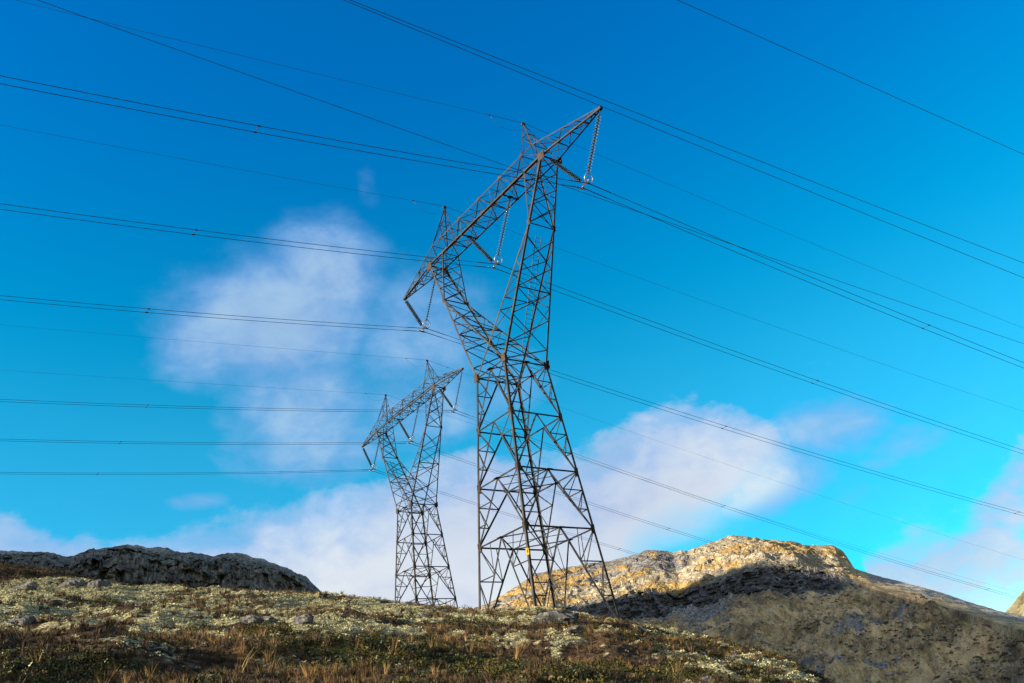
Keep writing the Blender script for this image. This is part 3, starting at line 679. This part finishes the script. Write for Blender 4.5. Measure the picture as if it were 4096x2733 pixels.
# ------------------------------------------------------------------ insulators
def disc_mesh():
    prof_ = [(.035, .05), (.05, .045), (.11, .03), (.155, .0), (.162, -.02), (.148, -.012), (.105, .008), (.05, .018), (.035, .015)]
    n = 18; v = []; f = []
    for r, z in prof_:
        for k in range(n): v.append((r*math.cos(2*math.pi*k/n), r*math.sin(2*math.pi*k/n), z))
    for i in range(len(prof_)-1):
        for k in range(n): f.append((i*n+k, i*n+(k+1) % n, (i+1)*n+(k+1) % n, (i+1)*n+k))
    me = bpy.data.meshes.new('glass_disc'); me.from_pydata(v, [], f); me.polygons.foreach_set('use_smooth', [True]*len(f)); me.materials.append(M_GLASS); me.update()
    return me
DISC = disc_mesh()
HB = .27
def insulator(spec, xv, tops, label, group):
    M = Matrix.Translation(spec['loc']) @ Matrix.Rotation(spec['yaw'], 4, 'Z')
    yk = V3(xv, 0, ZV+.12); root = empty('insulator_set', M @ yk, spec['yaw'])
    tag(root, label, 'insulator', group)
    for i, tp in enumerate(tops):
        tp = Vector(tp)-yk; b0 = V3(.13 if tp.x > 0 else -.13, 0, .16); d = (tp-b0); ln = d.length; d.normalize()
        mb = MB(); mb.tube([b0, tp], .016, 6); N = 20; st = ln*.115; sp = (ln*.80)/(N-1)
        for k in range(N):
            p = b0+d*(st+sp*k); mb.tube([p-d*.03, p+d*.0, p+d*.10, p+d*.13], [.034, .062, .062, .03], 8)
        mb.tube([tp-d*.3, tp-d*.15, tp], [.02, .035, .03], 6)
        s_ = mb.build('insulator_string', M_CAP, root)
        q = V3(0, 0, 1).rotation_difference(d)
        for k in range(N):
            o_ = bpy.data.objects.new('glass_disc', DISC); COL.objects.link(o_); o_.parent = s_
            o_.location = b0+d*(st+sp*k); o_.rotation_mode = 'QUATERNION'; o_.rotation_quaternion = q
    yp = MB(); yp.poly([V3(x, y, z) for y in (-.012, .012) for x, z in ((-.33, -.02), (.33, -.02), (.2, .2), (-.2, .2))],
                       [(3, 2, 1, 0), (4, 5, 6, 7), (0, 1, 5, 4), (1, 2, 6, 5), (2, 3, 7, 6), (3, 0, 4, 7)])
    yp.build('yoke_plate', M_RUST, root)
    for sg in (1, -1):
        ax = V3(sg*.53, 0, .85).normalized(); cn = V3(sg*.40, 0, .04 if sg > 0 else -.0); Yv = V3(0, 1, 0); R = .33
        ax = V3(sg*.4, 0, .9).normalized() if sg > 0 else V3(-.75, 0, .62).normalized()
        cn = V3(.36, 0, .22) if sg > 0 else V3(-.46, 0, -.02)
        rg = MB(); rg.tube([cn+(ax*math.cos(k*math.pi/14)+Yv*math.sin(k*math.pi/14))*R for k in range(28)], .026, 8, True)
        rg.tube([cn-Yv*R, cn+Yv*R], .02, 6); rg.tube([V3(sg*.22, 0, .05), cn], .02, 6)
        rg.build('grading_ring', M_ALU, root, True)
        cl = MB(); c0 = V3(sg*HB, 0, -.12)
        cl.box(c0+V3(0, 0, .06), (.02, 0, 0), (0, .03, 0), (0, 0, .07)); cl.tube([c0+V3(0, y, z) for y, z in ((-.2, -.03), (-.1, .0), (.1, 0), (.2, -.03))], [.02, .05, .05, .02], 8)
        cl.build('suspension_clamp', M_STEEL, root)
    return root
for spec, who, grp in ((T1, 'front pylon', 'insulator sets on the front pylon'), (T2, 'farther pylon', 'insulator sets on the farther pylon')):
    insulator(spec, XV, [(XT-.08, 0, ZT-.08), (XP, 0, ZB-.1)], 'V of teal glass insulator strings under the high right tip of the '+who, grp)
    insulator(spec, 0, [(XI/2, 0, ZB-.1), (-XI/2, 0, ZB-.1)], 'V of teal glass insulator strings in the middle window of the '+who, grp)
    insulator(spec, -XV, [(-XP, 0, ZB-.1), (-XT+.08, 0, ZT-.08)], 'V of teal glass insulator strings under the low left tip of the '+who, grp)

# ------------------------------------------------------------------ wires
SPAN = {'1L': (-2.59848, -.06464, .00081, -.01287, .00025), '1R': (.53612, -.24765, .00048, -.22453, .00034),
        '2L': (-2.65635, -.04575, .00055, .00854, .00013), '2R': (.5265, -.31885, .00045, -.29013, .00025)}
def run(anchor, psi, a, c, s): return Vector((anchor[0]+math.cos(psi)*s, anchor[1]+math.sin(psi)*s, anchor[2]+a*s+c*s*s))
S_L = [0, .5, 1.0, 1.6, 1.65]+list(np.linspace(3, 150, 70)); S_R = [0, .5, 1.0, 1.6, 1.65]+list(np.linspace(3, 230, 90))
def phase(spec, key, x, spL, spR, label, group):
    M = Matrix.Translation(spec['loc']) @ Matrix.Rotation(spec['yaw'], 4, 'Z')
    root = empty('conductor_bundle', M @ V3(x, 0, ZV), 0); tag(root, label, 'power line', group)
    base = M @ V3(x, 0, ZV); L, R = SPAN[key+'L'], SPAN[key+'R']
    def line(sg, side, s):
        A_ = (M @ V3(x+sg*HB, 0, ZV)); q = L if side < 0 else R
        return run(A_, q[0], q[1], q[2], s)-base
    for sg in (1, -1):
        mb = MB()
        pts = [line(sg, -1, s) for s in reversed(S_L)]+[line(sg, 1, s) for s in S_R[1:]]
        ss = list(reversed(S_L))+S_R[1:]
        mb.tube(pts, [.030 if s < 1.62 else .0185 for s in ss], 6); mb.build('conductor', M_WIRE, root, True)
    for side, lst in ((-1, spL), (1, spR)):
        for s in lst:
            p, q = line(1, side, s), line(-1, side, s); mb = MB(); mb.tube([p, q], .016, 6)
            d = (line(1, side, s+.1)-p).normalized()
            for e in (p, q): mb.tube([e-d*.11, e-d*.06, e+d*.06, e+d*.11], [.02, .045, .045, .02], 8)
            mb.build('spacer', M_STEEL, root)
for spec, key, who, L_sp, R_sp, grp in ((T1, '1', 'front pylon', [20.7, 78], [29.0, 67.6, 120], 'conductor bundles on the front pylon'),
                                   (T2, '2', 'farther pylon', [33.3, 90], [36.9, 83.2, 140], 'conductor bundles on the farther pylon')):
    phase(spec, key, XV, L_sp, R_sp, 'twin conductor wires held under the high right arm tip of the '+who, grp)
    phase(spec, key, 0, L_sp, R_sp, 'twin conductor wires passing through the middle window of the '+who, grp)
    phase(spec, key, -XV, L_sp, R_sp, 'twin conductor wires held under the low left arm tip of the '+who, grp)
def earth(spec, key, s, label, group):
    M = Matrix.Translation(spec['loc']) @ Matrix.Rotation(spec['yaw'], 4, 'Z')
    ap = M @ V3(s*XPK, 0, ZPK+.1); root = empty('earth_wire', ap, 0); tag(root, label, 'earth wire', group)
    L, R = SPAN[key+'L'], SPAN[key+'R']
    f = lambda side, d: run(ap, (L if side < 0 else R)[0], (L if side < 0 else R)[3], (L if side < 0 else R)[4], d)-ap
    mb = MB(); SL = [0, 2.7, 2.75]+list(np.linspace(6, 150, 60)); SR = [0, 2.7, 2.75]+list(np.linspace(6, 230, 80))
    mb.tube([f(-1, d) for d in reversed(SL)]+[f(1, d) for d in SR[1:]], [.016 if d < 2.72 else .0105 for d in list(reversed(SL))+SR[1:]], 6)
    mb.build('wire', M_EARTH, root, True)
    for side in (-1, 1):
        p = f(side, 2.72); q = V3(0, 0, -.5); mb = MB()
        mb.tube([p+(q-p)*t_+V3(0, 0, -.75*math.sin(math.pi*t_**.8)) for t_ in np.linspace(0, 1, 14)], .0085, 5)
        mb.tube([f(side, 2.6), f(side, 2.68), f(side, 2.78), f(side, 2.86)], [.02, .04, .04, .02], 6)
        mb.build('jumper_loop', M_EARTH, root, True)
earth(T1, '1', 1, 'thin earth wire over the high right peak of the front pylon', 'earth wires on the front pylon')
earth(T1, '1', -1, 'thin earth wire over the low left peak of the front pylon', 'earth wires on the front pylon')
earth(T2, '2', 1, 'thin earth wire over the right peak of the farther pylon', 'earth wires on the farther pylon')
earth(T2, '2', -1, 'thin earth wire over the left peak of the farther pylon', 'earth wires on the farther pylon')
# a nearer line whose poles stand outside the picture
PSI = rad(30.9); NB = Vector((math.sin(PSI), -math.cos(PSI), 0)); B0 = Vector((T1['loc'].x, T1['loc'].y, 0))
for D, c_, a_, z_, r_, lab in ((28, .000145, -.1268, 27.44, .0125, 'single dark wire crossing the top right corner of the sky'),
                          (24, .000195, -.1446, 24.55, .0125, 'upper wire of the close pair crossing above the front pylon from top centre'),
                          (24, .000195, -.1715, 23.90, .0125, 'lower wire of the close pair crossing above the front pylon from top centre'),
                          (20, .000228, -.1541, 22.77, .0115, 'single dark wire crossing in front of the front pylon crossbeam from top left')):
    an = B0+NB*D; an.z = z_
    pts = [run(an, PSI, a_, c_, s) for s in np.linspace(-70, 150, 90)]
    o_ = empty('overhead_wire', pts[0]); bpy.data.objects.remove(o_)
    mb = MB(); mb.tube([p-an for p in pts], r_, 6); o_ = mb.build('overhead_wire', M_WIRE, None, True); o_.location = an
    tag(o_, lab, 'overhead wire', 'overhead wires of the nearer line')

# ------------------------------------------------------------------ plants on the moor
def sample(n, r0, r1, a0=-44, a1=34, power=1.0):
    r = r0+(r1-r0)*RNG.random(n)**power; a = np.radians(a0+(a1-a0)*RNG.random(n))
    return r*np.sin(a), r*np.cos(a)
def scatter(name, templates, x, y, scale, matl, label, tilt=.25, sink=0.0, stretch=None, z=None):
    z = ground_z(x, y)-sink if z is None else z; n = len(x); which = RNG.integers(0, len(templates), n); V, Fc, AT, base = [], [], [], 0
    for k, (tv, tf, ta) in enumerate(templates):
        sel = np.where(which == k)[0]
        if not len(sel): continue
        yaw = RNG.random(len(sel))*2*np.pi; c, s = np.cos(yaw), np.sin(yaw); sc = scale[sel][:, None]
        px, py, pz = tv[:, 0][None]*sc, tv[:, 1][None]*sc, tv[:, 2][None]*sc*(1 if stretch is None else stretch[sel][:, None])
        tx, ty = (RNG.random(len(sel))-.5)*2*tilt, (RNG.random(len(sel))-.5)*2*tilt
        wx = c[:, None]*px-s[:, None]*py+pz*tx[:, None]; wy = s[:, None]*px+c[:, None]*py+pz*ty[:, None]
        v = np.stack([wx+x[sel][:, None], wy+y[sel][:, None], pz+z[sel][:, None]], -1).reshape(-1, 3)
        f = (tf[None]+(np.arange(len(sel))*len(tv))[:, None, None]).reshape(-1, 3)+base
        AT.append(np.clip((RNG.random(len(sel))[:, None]*.65+ta[None]*.35), 0, 1).reshape(-1)); V.append(v); Fc.append(f); base += len(v)
    me = np_mesh(name, np.concatenate(V), np.concatenate(Fc), False, {'rnd': np.concatenate(AT)})
    return tag(link(name, me, matl), label, name.replace('_', ' '), kind='stuff')
def tuft(nb, h, spread, wd, bend, segs=2, lean=.0):
    v, f, a = [], [], []
    for _ in range(nb):
        az = random.random()*6.283; r0 = random.random()*spread*.35; hh = h*(.55+.45*random.random()); out = spread*random.random()
        p0 = Vector((r0*math.cos(az), r0*math.sin(az), -.05*h)); d = Vector((math.cos(az), math.sin(az), 0)); sd = Vector((-math.sin(az+random.uniform(-1, 1)), math.cos(az), 0)).normalized()
        b = len(v); val = random.random()
        for k in range(segs):
            t = k/segs; p = p0+d*(out*t**bend)+Vector((lean*t*hh, 0, hh*t)); w_ = wd*(1-.75*t)
            v += [p-sd*w_, p+sd*w_]; a += [val, val]
        v.append(p0+d*out+Vector((lean*hh, 0, hh))); a.append(val)
        for k in range(segs-1):
            i = b+2*k; f += [(i, i+1, i+3), (i, i+3, i+2)]
        i = b+2*(segs-1); f.append((i, i+1, i+2))
    return np.array([tuple(q) for q in v]), np.array(f), np.array(a)
def leafy(n, hgt, rx, ls, dome=True):
    v, f, a = [], [], []
    for _ in range(n):
        th = random.random()*6.283; rr_ = math.sqrt(random.random())*rx; top = hgt*math.sqrt(max(.05, 1-(rr_/rx)**2)) if dome else hgt
        c_ = Vector((rr_*math.cos(th), rr_*math.sin(th), top*(.35+.65*random.random())))
        n_ = Vector((random.uniform(-1, 1), random.uniform(-1, 1), random.uniform(.2, 1.2))).normalized()
        u = n_.orthogonal().normalized(); u = Quaternion(n_, random.random()*6.28) @ u; w_ = n_.cross(u); s = ls*random.uniform(.6, 1.3)
        b = len(v); v += [c_-u*s, c_+w_*s*.55, c_+u*s, c_-w_*s*.55]; val = random.random(); a += [val]*4
        f += [(b, b+1, b+2), (b, b+2, b+3)]
    return np.array([tuple(q) for q in v]), np.array(f), np.array(a)
def plant_mat(name, stops, trans=.0, rough=.8):
    m, t, b = mat(name); t.l.new(t.ramp(attr(t, 'rnd'), stops), b.inputs['Base Color']); b.inputs['Roughness'].default_value = rough
    b.inputs['Specular IOR Level'].default_value = .2
    if trans: b.inputs['Subsurface Weight'].default_value = 0.0
    return m
M_LICH = plant_mat('lichen_pale', [(0, (.12, .105, .05)), (.35, (.28, .26, .13)), (.7, (.41, .385, .215)), (1, (.54, .51, .34))], rough=.95)
M_HEATH = plant_mat('heather_brown', [(0, (.015, .010, .005)), (.4, (.045, .029, .014)), (.75, (.088, .058, .028)), (1, (.155, .112, .062))])
M_BILB = plant_mat('bilberry_green', [(0, (.007, .009, .002)), (.35, (.020, .024, .004)), (.65, (.050, .050, .008)), (.85, (.10, .085, .015)), (1, (.09, .022, .012))], rough=.5)
M_GRASS = plant_mat('dry_grass_straw', [(0, (.06, .032, .010)), (.4, (.15, .085, .026)), (.75, (.24, .15, .05)), (1, (.33, .23, .10))])

NL, NHE, NBI, NGR = 32000, 27000, 12000, 5200
x, y = sample(NL*6, 9, 60, power=.8); li, gr, gs = cover(x, y); k = RNG.random(len(x)) < li; x, y = x[k][:NL], y[k][:NL]; r = np.hypot(x, y)
scatter('reindeer_lichen', [leafy(24, .7, 1.0, .22) for _ in range(5)], x, y, (.035+.055*RNG.random(len(x)))*(.7+r/40), M_LICH, 'pale greenish-white reindeer lichen cushions spread over the upper hillside', sink=.01)
xk, yk = sample(9000, 76, 101, -38, -22)
x, y = sample(NHE*2, 8, 60, power=1.15); li, gr, gs = cover(x, y); k = RNG.random(len(x)) < np.clip(1.0-.85*li, 0, 1); x, y = np.concatenate([x[k][:NHE], xk]), np.concatenate([y[k][:NHE], yk]); r = np.hypot(x, y)
scatter('heather', [tuft(24, 1.0, .75, .045, 1.2) for _ in range(6)], x, y, (.06+.09*RNG.random(len(x)))*(.85+r/70), M_HEATH, 'brown heather twigs covering the lower hillside', tilt=.3)
x, y = sample(NBI*3, 8, 50, power=1.5); li, gr, gs = cover(x, y); k = RNG.random(len(x)) < gr; x, y = x[k][:NBI], y[k][:NBI]; r = np.hypot(x, y)
scatter('bilberry_shrubs', [leafy(48, .9, 1.0, .13) for _ in range(6)], x, y, (.09+.10*RNG.random(len(x)))*(.85+r/90), M_BILB, 'low dark green bilberry shrubs in the foreground heath')
x, y = sample(NGR*4, 8.5, 52, power=1.2); li, gr, gs = cover(x, y); k = RNG.random(len(x)) < gs**1.3; x, y = x[k][:NGR], y[k][:NGR]
scatter('dry_grass', [tuft(18, 1.0, .55, .016, 1.7, 3, .12) for _ in range(6)], x, y, .12+.16*RNG.random(len(x))**2, M_GRASS, 'dry orange grass tufts between the heather', tilt=.2)

# tall straw clumps that stand out in the foreground, each a plant of its own
def ray_ground(px, py):
    d = F_+R_*((px-2048)/3516.6)+U_*((1366.5-py)/3516.6); s = np.linspace(6, 70, 2600)
    p = np.array(d)[None]*s[:, None]; z = ground_z(p[:, 0], p[:, 1]); hit = np.where(p[:, 2] < z)[0]
    i = hit[0] if len(hit) else len(s)-1
    return Vector((p[i, 0], p[i, 1], z[i])), math.hypot(p[i, 0], p[i, 1])
def tri_obj(name, tv, tf, ta, scale, loc, matl):
    o_ = link(name, np_mesh(name, tv*scale, tf, False, {'rnd': ta}), matl); o_.location = loc; return o_
for px, py, h, nb, lab in ((2070, 2640, .62, 46, 'tallest dry straw tuft near the bottom centre'), (1880, 2640, .5, 22, 'leaning straw tuft left of the tallest one'),
                       (1720, 2610, .45, 26, 'bushy straw tuft below the farther pylon'), (1570, 2625, .5, 26, 'slender straw tuft low in the heather below the farther pylon'), (950, 2700, .62, 14, 'long thin straw tuft at the bottom left'),
                       (1080, 2700, .55, 16, 'second long straw tuft at the bottom left, right of the thin one'), (2700, 2722, .5, 20, 'straw tuft standing at the bottom edge under the mountain'), (1430, 2600, .4, 18, 'short straw tuft left of the other straw tufts')):
    p, _ = ray_ground(px, min(py, 2725)); tv, tf, ta = tuft(nb, 1.0, .55, .010, 2.0, 4, .34)
    tag(tri_obj('straw_tuft', tv, tf, ta, h*.85, p, M_GRASS), lab, 'grass tuft', 'tall straw tufts in the foreground')

# boulders half sunk in the heath
def rock_mesh(seed, sx, sy, sz):
    n, mr = 30, 18; th, ph = np.meshgrid(np.linspace(0, 2*np.pi, n, endpoint=False), np.linspace(.02, np.pi-.02, mr), indexing='ij')
    x, y, z = np.sin(ph)*np.cos(th), np.sin(ph)*np.sin(th), np.cos(ph)
    sgn = lambda q, e: np.sign(q)*np.abs(q)**e
    x, y, z = sgn(x, .8), sgn(y, .8), sgn(z, .75)
    k = 1+.28*fbm(x*1.3+seed, y*1.3, z*1.3, seed=seed, oct=4)+.10*ridged(x*3, y*3, z*3+seed, seed=seed+9, oct=3)
    idx = np.arange(n*mr).reshape(n, mr); nx_ = np.roll(idx, -1, 0)
    fc = np.stack([idx[:, :-1], idx[:, 1:], nx_[:, 1:], nx_[:, :-1]], -1).reshape(-1, 4)
    return np_mesh('boulder', np.stack([x*k*sx, y*k*sy, z*k*sz], -1).reshape(-1, 3), fc, False)
m, t, b = mat('boulder_rock'); co = t.add('ShaderNodeTexCoord').outputs['Object']
n1, n2 = t.noise(co, 3, 6, .7), t.noise(co, 14, 5, .7)
c = t.ramp(n1, [(.36, (.012, .012, .012)), (.48, (.038, .037, .036)), (.56, (.07, .068, .064)), (.66, (.125, .12, .11))]); c = t.mix(t.smooth(n2, .54, .64), c, (.17, .165, .12, 1))
t.l.new(c, b.inputs['Base Color']); b.inputs['Roughness'].default_value = .9
t.l.new(t.add('ShaderNodeBump', ins={'Strength': .7, 'Distance': .05, 'Height': n2}).outputs[0], b.inputs['Normal']); M_BLD = m
for i, (px, py, wpx, hr, lab) in enumerate((
        (290, 2345, 75, .35, 'larger grey boulder on the crest at the left, below the dark cliff'), (400, 2349, 66, .5, 'pointed dark boulder on the left crest beside the larger one'),
        (100, 2352, 70, .3, 'flat grey rock near the left edge at the foot of the brown knoll'), (1000, 2488, 80, .3, 'flat grey rock in the lichen slope left of the farther pylon'),
        (1065, 2488, 66, .35, 'lichen-spotted rock beside the flat grey rock left of centre'), (1215, 2490, 66, .4, 'dark rounded rock at the right end of the row of three'),
        (80, 2494, 70, .4, 'mossy rock half hidden in heather at the far left'), (842, 2331, 26, .7, 'tiny upright stone on the skyline below the cliff'),
        (2225, 2482, 150, .26, 'broad dark slab of rock just below the front pylon'), (2290, 2526, 70, .3, 'pale flat rock below the dark slab'),
        (1650, 2424, 70, .3, 'grey rock at the foot of the farther pylon'), (2815, 2628, 26, .6, 'small pale stone on the right slope'),
        (2930, 2632, 36, .45, 'small grey stone on the right slope, right of the pale one'), (3310, 2700, 44, .8, 'whitish dome of rock at the bottom right where the hillside ends'),
        (2830, 2724, 40, .5, 'round stone at the bottom edge below the mountain'))):
    p, d = ray_ground(px, py); wd = wpx/3516.6*d/2*1.06
    o_ = link('boulder', rock_mesh(200+i*13, wd, wd*.8, wd*hr*1.6), M_BLD); o_.location = p+Vector((0, 0, -wd*hr*.35)); o_.rotation_euler = (rad(random.uniform(-6, 6)), rad(random.uniform(-6, 6)), .15*random.uniform(-1, 1))
    tag(o_, lab, 'rock', 'rocks lying on the hillside')

# loose stones and dark scrub on the mountain's lower slope
def stone(seed):
    import bmesh
    bm_ = bmesh.new(); bmesh.ops.create_icosphere(bm_, subdivisions=1, radius=1.0); r_ = random.Random(seed)
    sx, sy, sz = r_.uniform(.7, 1.2), r_.uniform(.6, 1.0), r_.uniform(.45, .8)
    v = np.array([(q.co.x*sx*r_.uniform(.75, 1.2), q.co.y*sy*r_.uniform(.75, 1.2), q.co.z*sz*r_.uniform(.75, 1.2)) for q in bm_.verts])
    f = np.array([[q.index for q in t_.verts] for t_ in bm_.faces]); bm_.free()
    return v, f, np.full(len(v), r_.random())
gx, gy, gz, gT, gA, gat = GEO['mountain']
def pick(n, wgt):
    wgt = np.where((gA > -2) & (gA < 28), wgt, 0).ravel(); k = RNG.choice(len(wgt), n, p=wgt/wgt.sum())
    return gx.ravel()[k], gy.ravel()[k], gz.ravel()[k]
M_STONE = plant_mat('scree_stone', [(0, (.05, .048, .045)), (.4, (.15, .145, .135)), (.75, (.28, .27, .25)), (1, (.42, .41, .39))], rough=.95)
lowm = sstep(1.0, 1.4, gT)*(1-sstep(2.95, 3.1, gT))
x, y, z = pick(14000, lowm*(.04+gat['scree']))
scatter('scree_stones', [stone(i) for i in range(8)], x, y, .16+.7*RNG.random(len(x))**5, M_STONE, 'loose pale scree stones strewn over the lower mountain slope', z=z)
clump = sstep(.0, .5, fbm(gx*.03, gy*.03, seed=181, oct=5, gain=.65)+.1)
x, y, z = pick(3200, lowm*clump*(1-.8*gat['scree']))
M_SCRUB = plant_mat('mountain_scrub', [(0, (.05, .042, .028)), (.5, (.10, .078, .045)), (.85, (.17, .12, .065)), (1, (.22, .16, .09))])
scatter('mountain_scrub', [leafy(16, .55, 1.0, .38) for _ in range(5)], x, y, .25+.8*RNG.random(len(x))**2, M_SCRUB, 'low dark scrub in patches on the lower mountain slope', z=z)
